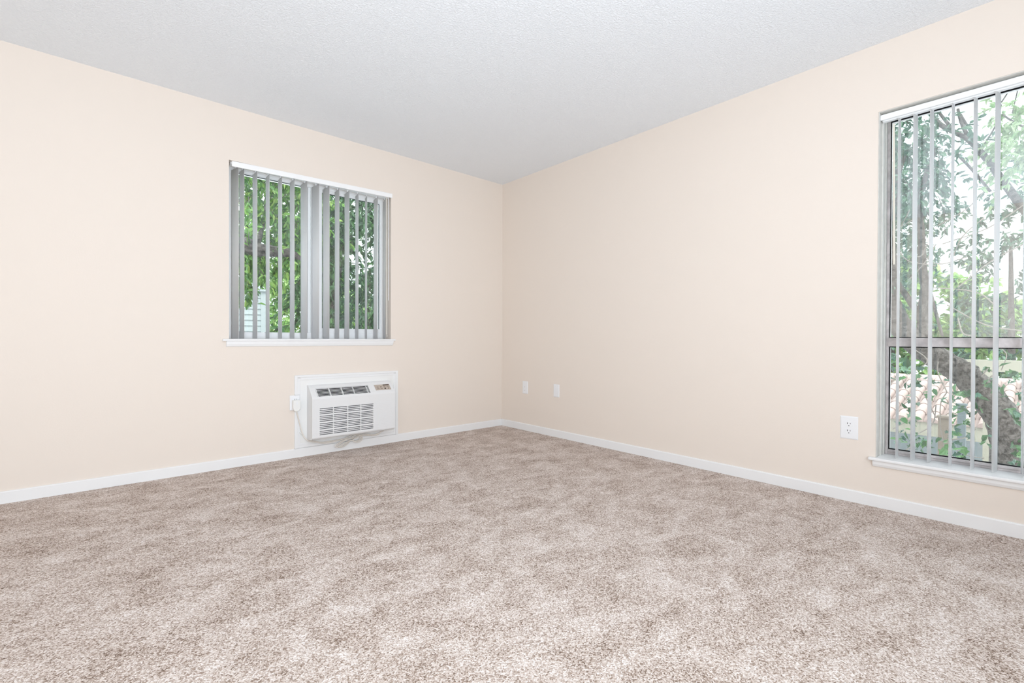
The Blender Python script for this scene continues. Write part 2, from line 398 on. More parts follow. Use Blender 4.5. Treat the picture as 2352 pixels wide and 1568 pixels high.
br = thing('vertical_blind', 'tall vertical blind with slats turned edge-on over the window at the right edge', 'blind', (.05, -3.6, 2.05), 'vertical blinds')
prof = [(.020, 2.041), (.020, 2.069), (.030, 2.069), (.030, 2.046), (.034, 2.041)]
m = MB(); m.box((.020, -4.14, 2.040), (.028, -3.064, 2.068)); m.build('valance', M_vinyl, br, bevel=.002)
m = MB(); m.box((.034, -4.14, 2.034), (.064, -3.068, 2.066)); m.build('headrail', M_vinyl, br, bevel=.006)
zs2, zb2 = 2.036, .268
sm2 = slat_mesh('slat', zs2-zb2)
S2 = [(-3.140,3),(-3.205,-4),(-3.268,-2.5),(-3.345,0),(-3.424,-4),(-3.499,-9),(-3.585,4),(-3.665,-6),(-3.745,8),(-3.825,-3),(-3.905,6),(-3.985,-5),(-4.065,4)]
for y, a in S2:
    o = bpy.data.objects.new('slat', sm2); COL.objects.link(o); o.parent = br
    o.location = Vector((.062, y, zs2)) - br.location
    o.rotation_euler = (math.radians(-.72), 0, -math.pi/2 + math.radians(a)); o.rotation_mode = 'ZXY'
    o.rotation_mode = 'XYZ'
    o.rotation_euler = (math.radians(0), math.radians(0), -math.pi/2 + math.radians(a))
    c = bpy.data.objects.new('clip', clip_me); COL.objects.link(c); c.parent = o
p0, p1 = atX(2053, 285, .022), atX(2053.5, 607, .022)
MB().tube([p0, p1], .0045, 8).build('wand', plain('cream_wand', (.82, .78, .68), .3, .5), br)

# ================================================================== AIR CONDITIONER
ac = thing('air_conditioner', 'white through-wall air conditioner below the left window', 'air conditioner', (-1.585, 0, .055))
AX0, AX1 = -1.914, -1.256; D = .125
# surround: flat panel and stepped casing on the wall
fx0, fx1, fz0, fz1 = -2.002, -1.170, .0655, .605
M_panelw = plain('white_panel_paint', (.86, .86, .85), .45, .3, bump=.05, bscale=50)
MB().box((fx0+.04, -.006, fz0), (fx1-.038, 0, fz1-.036)).build('backing_panel', M_panelw, ac)
def casing(a, b):                              # two-step moulding
    m = MB(); return m
m = MB()
m.box((fx0, -.016, .460), (fx0+.020, 0, fz1)).box((fx0+.020, -.011, .460), (fx0+.040, 0, fz1-.02))
m.build('casing', M_trim, ac, bevel=.0015)
m = MB(); m.box((fx0, -.016, fz0), (fx0+.020, 0, .349)).box((fx0+.020, -.011, fz0+.02), (fx0+.040, 0, .349)); m.build('casing', M_trim, ac, bevel=.0015)
m = MB(); m.box((fx1-.020, -.016, fz0), (fx1, 0, fz1)).box((fx1-.038, -.011, fz0+.02), (fx1-.020, 0, fz1-.02)); m.build('casing', M_trim, ac, bevel=.0015)
m = MB(); m.box((fx0+.020, -.016, fz1-.018), (fx1-.020, 0, fz1)).box((fx0+.040, -.011, fz1-.036), (fx1-.038, 0, fz1-.018)); m.build('casing', M_trim, ac, bevel=.0015)
m = MB(); m.box((fx0+.020, -.010, fz0), (fx1-.020, 0, fz0+.020)).box((fx0+.040, -.008, fz0+.020), (fx1-.038, 0, fz0+.034)); m.build('casing', M_trim, ac, bevel=.0015)

# front shell: outline of (y, z) points swept in strips along x, leaving the two openings free
P = [(-.006, .118), (-.112, .134), (-.122, .142), (-D, .150), (-D, .165), (-D, .361), (-D, .432), (-.1225, .442), (-.117, .450), (-.0545, .5075), (-.040, .519), (-.026, .5255), (-.006, .5265)]
SL = 8                                          # segment index of the sloping face
gx0, gx1 = -1.861, -1.444                       # intake grille
lx0, lx1 = -1.874, -1.462                       # outlet louvre
cx0, cx1 = -1.412, -1.279                       # control panel
m = MB()
def strip(seg, xa, xb, ta=0, tb=1):
    (y0, z0), (y1, z1) = P[seg], P[seg+1]
    a = np.array([y0+(y1-y0)*ta, z0+(z1-z0)*ta]); b = np.array([y0+(y1-y0)*tb, z0+(z1-z0)*tb])
    d = (b-a)/np.linalg.norm(b-a); nrm = np.array([d[1], -d[0]]); nrm = nrm*.005*(1 if nrm[0] > 0 else -1)
    if seg == 0: nrm = np.array([0, .004])
    if seg == 11: nrm = np.array([0, -.004])
    A, B = a+nrm, b+nrm
    m.hexa([(xa,*a),(xb,*a),(xb,*A),(xa,*A),(xa,*b),(xb,*b),(xb,*B),(xa,*B)])
for sgi in range(len(P)-1):
    if sgi == 4:
        strip(sgi, AX0+.004, gx0); strip(sgi, gx1, AX1-.004)
    elif sgi == SL:
        strip(sgi, AX0+.004, lx0); strip(sgi, lx1, AX1-.004); strip(sgi, lx0, lx1, .93, 1.0)
    else: strip(sgi, AX0+.004, AX1-.004)
n = len(P)
for xs in (AX0, AX1-.004):
    m.add([(xs, *p) for p in P] + [(xs+.004, *p) for p in P], [tuple(range(n)), tuple(range(n, 2*n))[::-1]] + [(i, (i+1) % n, n+(i+1) % n, n+i) for i in range(n)])
m.build('cabinet', M_plastic, ac)
# shallow grooves right and left of the intake
gm = MB()
gz = [.361-.0045-.0085*k - .0045*(k//4) for k in range(24)]
for k in range(16):
    z = .357 - k*.01245
    gm.box((gx1+.010, -D-.0012, z-.0042), (AX1-.016, -D, z+.0042)); gm.box((AX0+.030, -D-.0012, z-.0042), (gx0-.008, -D, z+.0042))
gm.box((AX0+.030, -D-.0012, .3655), (AX1-.016, -D, .3675))
tag(gm.build('embossed_ribs', M_plastic, ac), kind='stuff')
# intake: dark filter behind horizontal bars, in groups of four slits
MB().box((gx0, -D+.018, .163), (gx1, -D+.020, .363)).build('filter', M_filter, ac)
zz = .361; bars = []
rows = [4, 4, 4, 3]
slit, bar, wide = .0052, .00715, .0131
z = .3612
for gi, cnt in enumerate(rows):
    for k in range(cnt):
        zt = z - slit
        last = (k == cnt-1)
        bw = (wide if gi < 3 else zt-.165) if last else bar
        bars.append((zt-bw, zt)); z = zt-bw
for (zA, zB) in bars:
    if zB-zA > .0005:
        MB().box((gx0, -D-.0006, zA), (gx1, -D+.007, zB)).build('grille_bar', M_plastic, ac, origin=((gx0+gx1)/2, -D, (zA+zB)/2))
for xx in (-1.760, -1.651, -1.547):
    MB().box((xx-.003, -D-.0012, .165), (xx+.003, -D+.008, .361)).build('grille_divider', M_plastic, ac)
# outlet: dark cavity, louvres across, guide vanes
(y0, z0), (y1, z1) = P[SL], P[SL+1]
def sl(t, out=0.0):
    d = np.array([y1-y0, z1-z0]); L_ = np.linalg.norm(d); d /= L_; nn = np.array([-d[1], d[0]])
    return np.array([y0, z0]) + d*L_*t + nn*out
A_, B_ = sl(0, -.034), sl(.93, -.034)
MB().hexa([(lx0,*sl(0,-.034)),(lx1,*sl(0,-.034)),(lx1,*sl(0,-.036)),(lx0,*sl(0,-.036)),(lx0,*sl(.93,-.034)),(lx1,*sl(.93,-.034)),(lx1,*sl(.93,-.036)),(lx0,*sl(.93,-.036))]).build('outlet_cavity', M_dark, ac)
mm = MB()
for (ta, tb) in ((0, .0), (.93, .93)):
    mm.hexa([(lx0,*sl(ta,-.005)),(lx1,*sl(ta,-.005)),(lx1,*sl(ta,-.036)),(lx0,*sl(ta,-.036)),(lx0,*sl(ta+.02,-.005)),(lx1,*sl(ta+.02,-.005)),(lx1,*sl(ta+.02,-.036)),(lx0,*sl(ta+.02,-.036))])
mm.build('cavity_lining', M_dark, ac)
for k in range(6):
    t = .095 + k*.150
    a, b, c, d = sl(t, -.001), sl(t+.040, -.001), sl(t+.040, -.0025), sl(t, -.0025)
    MB().hexa([(lx0,*a),(lx1,*a),(lx1,*d),(lx0,*d),(lx0,*b),(lx1,*b),(lx1,*c),(lx0,*c)]).build('louvre', M_plastic, ac, origin=((lx0+lx1)/2, *sl(t)))
for xx, r_ in ((lx0+.006, 1), (-1.772, 1), (-1.678, 1), (-1.588, .6), (-1.478, .6)):
    a, b, c, d = sl(0.02, -.002), sl(.92, -.002), sl(.92, -.016), sl(.02, -.016)
    hw = .0026*r_
    MB().hexa([(xx-hw,*a),(xx+hw,*a),(xx+hw,*d),(xx-hw,*d),(xx-hw,*b),(xx+hw,*b),(xx+hw,*c),(xx-hw,*c)]).build('guide_vane', M_plastic, ac)
# control panel on the slope
def pad(xa, xb, ta, tb, o0, o1, name, mat, par, bev=0):
    return MB().hexa([(xa,*sl(ta,o1)),(xb,*sl(ta,o1)),(xb,*sl(ta,o0)),(xa,*sl(ta,o0)),(xa,*sl(tb,o1)),(xb,*sl(tb,o1)),(xb,*sl(tb,o0)),(xa,*sl(tb,o0))]).build(name, mat, par, bevel=bev)
pad(cx0-.006, cx1+.006, .13, .93, -.001, .0010, 'panel_bezel', M_plastic, ac, .001)
cp = pad(cx0, cx1, .18, .88, 0, .0016, 'control_panel', M_panel, ac, .0006)
pad(cx1-.058, cx1-.006, .74, .85, .001, .0022, 'display', M_mark, cp)
cols = [cx0+.024, cx0+.053, cx0+.084, cx0+.111]
for r_, t in enumerate((.58, .36)):
    for c_, xx in enumerate(cols):
        if r_ == 1 and c_ == 2:
            pad(xx-.005, xx+.005, t-.07, t+.07, .001, .0030, 'indicator', M_dark, cp, .002); continue
        pad(xx-.0115, xx+.0115, t-.085, t+.085, .001, .0024, 'button', M_button, cp, .0006)
        mk = MB()
        for dx in ((-.0045, .0045) if not (r_ == 1 and c_ == 3) else (0.001,)):
            hw = .0032 if dx != .001 else .006
            mk.hexa([(xx+dx-hw,*sl(t-.05,.0028)),(xx+dx+hw,*sl(t-.05,.0028)),(xx+dx+hw,*sl(t-.05,.002)),(xx+dx-hw,*sl(t-.05,.002)),(xx+dx-hw*.8,*sl(t+.05,.0028)),(xx+dx+hw*.5,*sl(t+.05,.0028)),(xx+dx+hw*.5,*sl(t+.05,.002)),(xx+dx-hw*.8,*sl(t+.05,.002))])
        mk.build('button_mark', plain('brown_print', (.16, .11, .085), .6, .2) if r_+c_ == 0 else bpy.data.materials['brown_print'], cp)

# cord: from under the cabinet through a tied hank to the plug
def spline(pts, n=8):
    pts = [np.array(p, float) for p in pts]; out = []
    Q = [2*pts[0]-pts[1]] + pts + [2*pts[-1]-pts[-2]]
    for i in range(1, len(Q)-2):
        for t in np.linspace(0, 1, n, endpoint=False):
            a, b, c, d = Q[i-1], Q[i], Q[i+1], Q[i+2]
            out.append(.5*((2*b)+(-a+c)*t+(2*a-5*b+4*c-d)*t*t+(-a+3*b-3*c+d)*t**3))
    out.append(pts[-1]); return out
cy = -.030
def C_(px, py, y=cy): return atY(px, py, y)
m = MB()
m.tube(spline([C_(681,944,-.045), C_(684,955,-.035), C_(690,979,-.018), C_(697,1000), C_(704,1009,-.035), C_(713,1013.5), C_(729,1016), C_(745,1017.5), C_(757,1016), C_(772,1012.5), C_(787,1008.5), C_(803,1006), C_(815,1003)]), .0042, 8)
m.tube(spline([C_(704,1009,-.026), C_(716,1011.5,-.022), C_(735,1015,-.024), C_(752,1014,-.024), C_(768,1011,-.024), C_(790,1007,-.022), C_(806,1000,-.03)]), .0038, 8)
m.tube(spline([C_(828,999), C_(836,996.5), C_(846,997.5), C_(858,998), C_(868,995.5), C_(876,991,-.045), C_(881,988,-.07)]), .0042, 8)
m.tube(spline([C_(826,1001,-.024), C_(840,999.5,-.022), C_(856,1000,-.024), C_(868,997.5,-.026), C_(878,989.5,-.05)]), .0036, 8)
for k, (xo, yo, dp) in enumerate(((0, -1, -.046), (5, 1.5, -.038), (11, 3.5, -.030), (17, 2, -.022))):
    L0 = [C_(812,1006,dp), C_(795,1009+yo*.5,dp), C_(779,1017+yo,dp-.006), C_(769+xo*.7,1025.5+yo*.4,dp-.008), C_(776+xo*.8,1026-yo*.2,dp-.006), C_(788+xo*.6,1019+yo*.3,dp-.002), C_(800+xo*.2,1013.5,dp), C_(812,1010-yo*.6,dp)]
    R0 = [C_(812,1008,dp), C_(822,1003-yo*1.2,dp), C_(828-xo*.2,998.5+yo*.4,dp-.004), C_(833-xo*.4,1004+yo*.4,dp-.006), C_(830-xo*.5,1011.5-yo*.3,dp-.004), C_(820-xo*.2,1015.5-yo,dp), C_(808,1011,dp), C_(800,1010,dp)]
    m.tube(spline(L0, 5), .0027, 7); m.tube(spline(R0, 5), .0027, 7)
for (a, b) in (((806,999.5),(828,995.5)), ((808,1002.5),(826,997.5))):
    m.tube(spline([C_(*a,-.04), C_((a[0]+b[0])/2, (a[1]+b[1])/2-1.2, -.045), C_(*b,-.04)]), .0036, 7)
cord = m.build('power_cord', M_cord, ac)
pl_ = atY(681, 931, -.035)
m = MB(); px_, pz_ = pl_[0], pl_[2]
m.prism([(px_-.024, pz_+.040), (px_+.024, pz_+.040), (px_+.026, pz_+.030), (px_+.026, pz_-.020), (px_+.014, pz_-.042), (px_-.014, pz_-.042), (px_-.026, pz_-.020), (px_-.026, pz_+.030)], 1, -.048, -.0145)
plg = m.build('plug', M_plug, cord, bevel=.004)
MB().box((px_-.003, -.0495, pz_+.008), (px_+.003, -.0478, pz_+.030)).build('reset_button', M_plate, plg)
m = MB(); m.tube(spline([C_(688,992,-.014), C_(692,995,-.016), C_(696,999,-.016)]), .005, 6); m.build('cord_tie', M_plug, cord)

# ================================================================== COVER PLATES
def plate(name, label, cat, axis, c, w_, h_, group=None):
    t = thing(name, label, cat, c, group)
    m = MB(); d0 = .0055; b = .006
    def pt(u, v, d): return (c[0]+u, c[1]-d, c[2]+v) if axis == 1 else (c[0]-d, c[1]+u, c[2]+v)
    a, e = w_/2, h_/2
    m.add([pt(-a,-e,0),pt(a,-e,0),pt(a,e,0),pt(-a,e,0),pt(-a,-e,.002),pt(a,-e,.002),pt(a,e,.002),pt(-a,e,.002),pt(-a+b,-e+b,d0),pt(a-b,-e+b,d0),pt(a-b,e-b,d0),pt(-a+b,e-b,d0)],
          [(3,2,1,0),(0,1,5,4),(1,2,6,5),(2,3,7,6),(3,0,4,7),(4,5,9,8),(5,6,10,9),(6,7,11,10),(7,4,8,11),(8,9,10,11)])
    m.build('cover_plate', M_plate, t)
    def piece(nm, u, v, hu, hv, da, db, mat, bev=0, par=None):
        q = MB(); A = pt(u-hu, v-hv, da); B = pt(u+hu, v+hv, db); q.box(A, B); return q.build(nm, mat, par or t, bevel=bev)
    return t, piece
def disc(nm, t, axis, c, u, v, r, d0, d1, mat, par=None):
    q = MB(); 
    def pt(u, v, d): return (c[0]+u, c[1]-d, c[2]+v) if axis == 1 else (c[0]-d, c[1]+u, c[2]+v)
    q.tube([pt(u, v, d0), pt(u, v, d1)], r, 12, smooth=False); return q.build(nm, mat, par or t)
c3 = (0, -2.943, .4005)
t, pc = plate('outlet', 'large white duplex outlet on the right wall beside the tall window', 'outlet', 0, c3, .082, .125)
for v in (.0195, -.0195):
    rc = pc('receptacle', 0, v, .0165, .0145, .005, .0066, M_plate, .002)
    # wall right: +u runs to the viewer's left
    pc('slot', .0064, v+.004, .0011, .0046, .006, .0069, M_dark, 0, rc); pc('slot', -.0064, v+.004, .0011, .0038, .006, .0069, M_dark, 0, rc)
    disc('ground_hole', t, 0, c3, 0, v-.0085, .0026, .006, .0069, M_dark, rc)
disc('screw', t, 0, c3, 0, 0, .0025, .005, .0062, M_plate)
c1 = (0, -.349, .4105)
t, pc = plate('wall_plate', 'small white plate with two tiny jacks on the right wall, nearest the corner', 'wall plate', 0, c1, .074, .120)
disc('jack', t, 0, c1, .004, .006, .0035, .005, .0075, plain('grey_jack', (.6, .6, .61), .5, .3)); disc('jack', t, 0, c1, .004, -.028, .0035, .005, .0075, bpy.data.materials['grey_jack'])
disc('screw', t, 0, c1, 0, .045, .0025, .005, .0062, M_plate); disc('screw', t, 0, c1, 0, -.048, .0025, .005, .0062, M_plate)
c2 = (0, -.758, .4140)
t, pc = plate('wall_plate', 'blank white cover plate on the right wall, second from the corner', 'wall plate', 0, c2, .070, .114)
disc('screw', t, 0, c2, 0, .040, .0025, .005, .0062, M_plate); disc('screw', t, 0, c2, 0, -.040, .0025, .005, .0062, M_plate)
c0 = (-1.999, -.0085, .4045)
t, pc = plate('outlet', 'white outlet left of the air conditioner with a plug in its lower socket', 'outlet', 1, c0, .072, .108)
pc('outlet_box', 0, 0, .034, .052, -.0085, 0, M_plate)
rc = pc('receptacle', 0, .022, .0165, .0145, .005, .0066, M_plate, .002)
pc('slot', -.0064, .026, .0011, .0045, .006, .0069, M_dark, 0, rc); pc('slot', .0064, .026, .0011, .0045, .006, .0069, M_dark, 0, rc)

# ================================================================== OUTSIDE
GZ = -2.75
struct(MB().box((-14, .25, GZ-.2), (40, 40, GZ)).box((.25, -30, GZ-.2), (40, .25, GZ)).build('pavement', M_concrete))

def leaf_verts(p, d, nrm, L, W, fold=.25, droop=.15):
    d = d/np.linalg.norm(d); s = np.cross(d, nrm); s /= np.linalg.norm(s)+1e-9; nn = np.cross(s, d)
    a = p; t = p + d*L - nn*L*droop
    return [a, p+d*L*.32+s*W*.5+nn*W*fold, p+d*L*.68+s*W*.40+nn*(W*fold*.6-L*droop*.4), t, p+d*L*.68-s*W*.40+nn*(W*fold*.6-L*droop*.4), p+d*L*.32-s*W*.5+nn*W*fold]
LF = [(0, 1, 2, 3), (0, 3, 4, 5)]
def leaf_mesh(nm, L, W, mat, lobed=False):
    b = MB(); v = leaf_verts(np.zeros(3), np.array([1., 0, 0]), np.array([0, 0, 1.]), L, W)
    if lobed:
        b.add([(0,0,0),(.18*L,.42*W,.01),(.42*L,.30*W,0),(.55*L,.56*W,.006),(.72*L,.22*W,0),(L,0,-.1*L),(.72*L,-.22*W,0),(.55*L,-.56*W,.006),(.42*L,-.30*W,0),(.18*L,-.42*W,.01)],
              [(0,1,2),(0,2,3,4),(0,4,5),(0,5,6),(0,6,7,8),(0,8,9)])
    else: b.add(v, LF)
    return b.mesh(nm, mat)
def rot_to(d, nrm):
    d = d/np.linalg.norm(d); s = np.cross(nrm, d); s /= np.linalg.norm(s)+1e-9; n2 = np.cross(d, s)
    return Matrix(((d[0], s[0], n2[0]), (d[1], s[1], n2[1]), (d[2], s[2], n2[2]))).to_quaternion()
def rnd_leaf(down=.5):
    d = rng.normal(size=3); d[2] -= down*1.6; nrm = rng.normal(size=3)*.6 + np.array([0, 0, 1.0])
    return d/np.linalg.norm(d), nrm/np.linalg.norm(nrm)
def sprays(centre_fn, n_twig, n_leaf, tl, down):
    """twigs with leaves set along them; returns leaf placements and twig lines"""
    L_, T_ = [], []
    for _ in range(n_twig):
        p = centre_fn(); d = rng.normal(size=3); d[2] -= down; d /= np.linalg.norm(d)
        ln = tl*rng.uniform(.6, 1.3); pts = [p]
        for k in range(4):
            d = d + np.array([0, 0, -.16*down]) + rng.normal(size=3)*.12; d /= np.linalg.norm(d); pts.append(pts[-1] + d*ln/4)
        T_.append(pts)
        for k in range(n_leaf):
            t = rng.uniform(.1, 1)*4; i = min(3, int(t)); q = pts[i] + (pts[i+1]-pts[i])*(t-i)
            dd = (pts[i+1]-pts[i]); dd = dd/np.linalg.norm(dd) + rng.normal(size=3)*.65 + np.array([0, 0, -.35*down])
            nrm = np.array([0, 0, 1.0]) + rng.normal(size=3)*.5
            L_.append((q, dd/np.linalg.norm(dd), nrm/np.linalg.norm(nrm)))
    return L_, T_
def foliage(name, leaves, L, W, mat, parent):
    b = MB(); V = []; Fc = []
    for (p, d, nr) in leaves:
        k = rng.uniform(.65, 1.25); o = len(V)
        V += [tuple(x) for x in leaf_verts(p, d, nr, L*k, W*k)]
        Fc += [tuple(i+o for i in f) for f in LF]
    me = bpy.data.meshes.new(name); base_ = wloc(parent)
    me.from_pydata([(v[0]-base_[0], v[1]-base_[1], v[2]-base_[2]) for v in V], [], Fc); me.materials.append(mat)
    o = bpy.data.objects.new(name, me); COL.objects.link(o); o.parent = parent
    o['kind'] = 'stuff'; return o
def leaf_parts(leaves, meshes, parent):
    base_ = wloc(parent)
    for i, (p, d, nr) in enumerate(leaves):
        o = bpy.data.objects.new('leaf', meshes[i % len(meshes)]); COL.objects.link(o); o.parent = parent
        o.location = Vector(p) - base_; o.rotation_mode = 'QUATERNION'; o.rotation_quaternion = rot_to(d, nr)
        k = rng.uniform(.75, 1.2); o.scale = (k, k, k)
def twigs(T_, r, parent, mat):
    b = MB()
    for pts in T_: b.tube(pts, list(np.linspace(r, r*.4, len(pts))), 4, cap=False)
    o = b.build('twigs', mat, parent); o['kind'] = 'stuff'; return o
def boxfn(x, y, z):
    lo = np.array([x[0], y[0], z[0]]); hi = np.array([x[1], y[1], z[1]])
    return lambda: rng.uniform(lo, hi)
def ellfn(c, r):
    c = np.array(c); r = np.array(r)
    def f():
        while True:
            v = rng.uniform(-1, 1, 3)
            if .25 < v @ v < 1: return c + v*r
    return f

# --- tree by the left window
t1 = thing('broadleaf_tree', 'leafy tree with a grey limb crossing just outside the left window', 'tree', (-3.1, 2.6, GZ))
b = MB(); b.tube([(-3.1,2.6,GZ),(-3.12,2.55,-1),(-3.05,2.5,.6),(-3.15,2.6,2.2),(-3.2,2.8,4.2)], [.22,.19,.17,.14,.08], 12, rough=.06); b.build('trunk', M_bark, t1)
yb_ = 2.4
limb = [np.array([-3.06, 2.5, 1.45]), atY(535,566,1.5), atY(575,570,1.35), atY(620,576,1.32), atY(660,580,1.3), atY(700,592,1.3), atY(738,597,1.3)]
b = MB(); b.tube(spline(limb, 4), list(np.linspace(.085, .025, len(spline(limb, 4)))), 10, rough=.06); b.build('limb', M_bark, t1)
b = MB(); b.tube(spline([atY(590,572,1.34), atY(596,545,1.5), atY(604,515,1.8), atY(612,470,2.1), atY(640,420,2.0)], 4), list(np.linspace(.03, .01, 17)), 7, rough=.05); b.build('limb', M_bark, t1)
def c1f():
    y = rng.uniform(1.3, 3.4); px = rng.uniform(520, 745); py = rng.uniform(330, 600)
    if px < 610 and rng.random() < .4: py = rng.uniform(560, 640)
    return atY(px, py, y)
L1, T1 = sprays(c1f, 380, 18, .42, .8)
ordr = sorted(L1, key=lambda q: q[0][1]); near = ordr[:270]; rest = ordr[270:]
M_leaf1b = M_leaf1
leaf_parts(near, [leaf_mesh('leaf', .085, .036, M_leaf1), leaf_mesh('leaf', .10, .038, M_leaf1), leaf_mesh('leaf', .07, .029, M_leaf3)], t1)
foliage('foliage', rest, .082, .034, M_leaf1, t1); twigs(T1, .004, t1, M_bark)

# --- darker tree behind the sliding half
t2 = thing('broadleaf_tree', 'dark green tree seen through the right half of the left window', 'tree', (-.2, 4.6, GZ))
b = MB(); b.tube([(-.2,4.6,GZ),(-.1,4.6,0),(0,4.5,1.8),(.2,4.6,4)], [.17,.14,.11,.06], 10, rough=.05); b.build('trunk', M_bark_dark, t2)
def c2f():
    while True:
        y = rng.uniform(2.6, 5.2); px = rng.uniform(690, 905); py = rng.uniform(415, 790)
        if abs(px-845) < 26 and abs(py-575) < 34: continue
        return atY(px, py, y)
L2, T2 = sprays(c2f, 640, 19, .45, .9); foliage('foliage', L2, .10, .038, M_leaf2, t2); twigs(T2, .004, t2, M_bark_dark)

# --- sunny shrubs farther out
def shrub(name, label, c, r, n, L, W, mat, nm_cat='shrub', trunk=M_bark_dark, nl=16):
    t = thing(name, label, nm_cat, (c[0], c[1], GZ))
    b = MB(); b.tube([(c[0],c[1],GZ),(c[0]+.05,c[1],(GZ+c[2])/2),(c[0],c[1]+.05,c[2]+r[2]*.4)], [.10,.08,.03], 8, rough=.05); b.build('stem', trunk, t)
    Lx, Tx = sprays(ellfn(c, r), n, nl, .4, .3); foliage('foliage', Lx, L, W, mat, t); return t
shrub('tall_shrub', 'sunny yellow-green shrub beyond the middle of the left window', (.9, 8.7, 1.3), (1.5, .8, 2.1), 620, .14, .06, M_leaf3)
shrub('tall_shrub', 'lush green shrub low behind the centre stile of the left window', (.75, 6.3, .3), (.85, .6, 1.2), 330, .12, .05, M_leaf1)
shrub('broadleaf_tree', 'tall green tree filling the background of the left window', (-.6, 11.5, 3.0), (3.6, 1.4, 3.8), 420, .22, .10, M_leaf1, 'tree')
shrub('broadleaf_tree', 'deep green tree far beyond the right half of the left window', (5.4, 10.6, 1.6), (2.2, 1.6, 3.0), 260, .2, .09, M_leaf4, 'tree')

# --- neighbouring house wall in white siding
nb = thing('neighbouring_house', 'white clapboard house corner low in the left pane of the left window', 'house', (-3.0, 6.6, GZ))
xr = atY(612, 720, 6.5)[0]; ztop = atY(580, 668, 6.5)[2]
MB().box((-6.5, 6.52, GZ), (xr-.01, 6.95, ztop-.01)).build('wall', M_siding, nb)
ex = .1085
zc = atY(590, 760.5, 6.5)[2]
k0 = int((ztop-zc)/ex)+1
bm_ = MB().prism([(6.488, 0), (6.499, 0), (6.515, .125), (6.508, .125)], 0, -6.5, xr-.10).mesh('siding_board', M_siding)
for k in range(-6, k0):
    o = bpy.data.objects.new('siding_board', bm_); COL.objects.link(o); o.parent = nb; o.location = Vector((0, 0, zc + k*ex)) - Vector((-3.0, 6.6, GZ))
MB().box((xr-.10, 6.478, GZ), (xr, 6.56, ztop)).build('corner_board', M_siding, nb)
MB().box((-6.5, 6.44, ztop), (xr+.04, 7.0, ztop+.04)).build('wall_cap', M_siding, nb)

# --- leaning tree by the right window
XT = 2.0
t4 = thing('leaning_tree', 'gnarled leaning tree with a thick grey trunk outside the right window', 'tree', (2.0, -3.85, GZ))
def pxm(x): return np.linalg.norm((ray(2200, 800)))  # unused scale helper
def rad(hw, px, py, x):
    a, b_ = atX(px-hw*.7, py-hw*.7, x), atX(px+hw*.7, py+hw*.7, x); return np.linalg.norm(a-b_)/2*1.0
def limbX(pts, name='limb', mat=M_bark, par=t4, n=9, rough=.06, pre=(), prer=()):
    P_ = list(pre) + [atX(p[0], p[1], p[3] if len(p) > 3 else XT) for p in pts]
    R_ = list(prer) + [rad(p[2], p[0], p[1], p[3] if len(p) > 3 else XT) for p in pts]
    S_ = spline(P_, 5); rr = np.interp(np.linspace(0, len(P_)-1, len(S_)), range(len(P_)), R_)
    b = MB(); b.tube(S_, list(rr), n, rough=rough); return b.build(name, mat, par)
limbX([(2330,1150,46),(2318,1075,42),(2318,1020,40),(2302,962,40),(2264,908,37),(2217,864,33),(2172,832,30),(2132,808,28),(2100,786,28),(2070,752,25),(2054,716,21),(2050,690,15)], 'trunk', n=14, rough=.08, pre=[np.array([2.0,-3.75,GZ])], prer=[.19])
limbX([(2056,720,15),(2051,680,14),(2052,640,12),(2049,600,10),(2046,540,9),(2052,470,8),(2062,400,7),(2082,340,5)])
limbX([(2110,790,10),(2118,755,11),(2122,705,12),(2126,660,11),(2119,615,9),(2116,540,7),(2112,460,6),(2128,400,5),(2150,340,4)])
limbX([(2118,740,8),(2100,706,8),(2084,682,7),(2067,657,6),(2052,630,5)])
limbX([(2165,772,3),(2155,738,3.5),(2142,690,4),(2128,640,4),(2116,602,3)])
limbX([(2140,785,6),(2128,765,7),(2112,740,8)])
kn = limbX([(2246,868,10,1.86),(2232,850,17,1.86),(2216,842,15,1.87),(2200,846,8,1.88)], 'burl', rough=.16)
# high limb arching in from the right
limbX([(2420,560,10,2.6),(2352,480,9,2.6),(2305,418,8,2.6),(2264,362,6.5,2.6),(2226,322,5.5,2.6),(2192,303,4.5,2.6),(2160,286,5,2.6),(2132,255,4,2.6)])
limbX([(2226,322,4,2.6),(2208,280,3.5,2.6),(2200,250,2.5,2.6)]); limbX([(2192,303,4,2.6),(2168,272,3,2.6),(2150,250,2,2.6)])
limbX([(2250,345,3,2.6),(2228,300,2.5,2.6),(2206,262,2,2.6)]); limbX([(2275,440,3,2.6),(2235,392,3,2.6),(2190,345,2.5,2.6)])
limbX([(2262,330,2,2.6),(2290,282,1.6,2.6),(2300,240,1.2,2.6)]); limbX([(2352,292,2,2.6),(2320,275,2,2.6),(2302,262,1.5,2.6)])
limbX([(2300,235,1.5,2.6),(2330,190,1.2,2.6)]); limbX([(2325,260,1.2,2.6),(2338,205,1,2.6)])
b = MB()
def twig_px(a, c, x, r=.0035):
    p, q = atX(*a, x), atX(*c, x); mid = (p+q)/2 + rng.normal(size=3)*.03
    b.tube(spline([p, mid, q], 4), r, 4, cap=False)
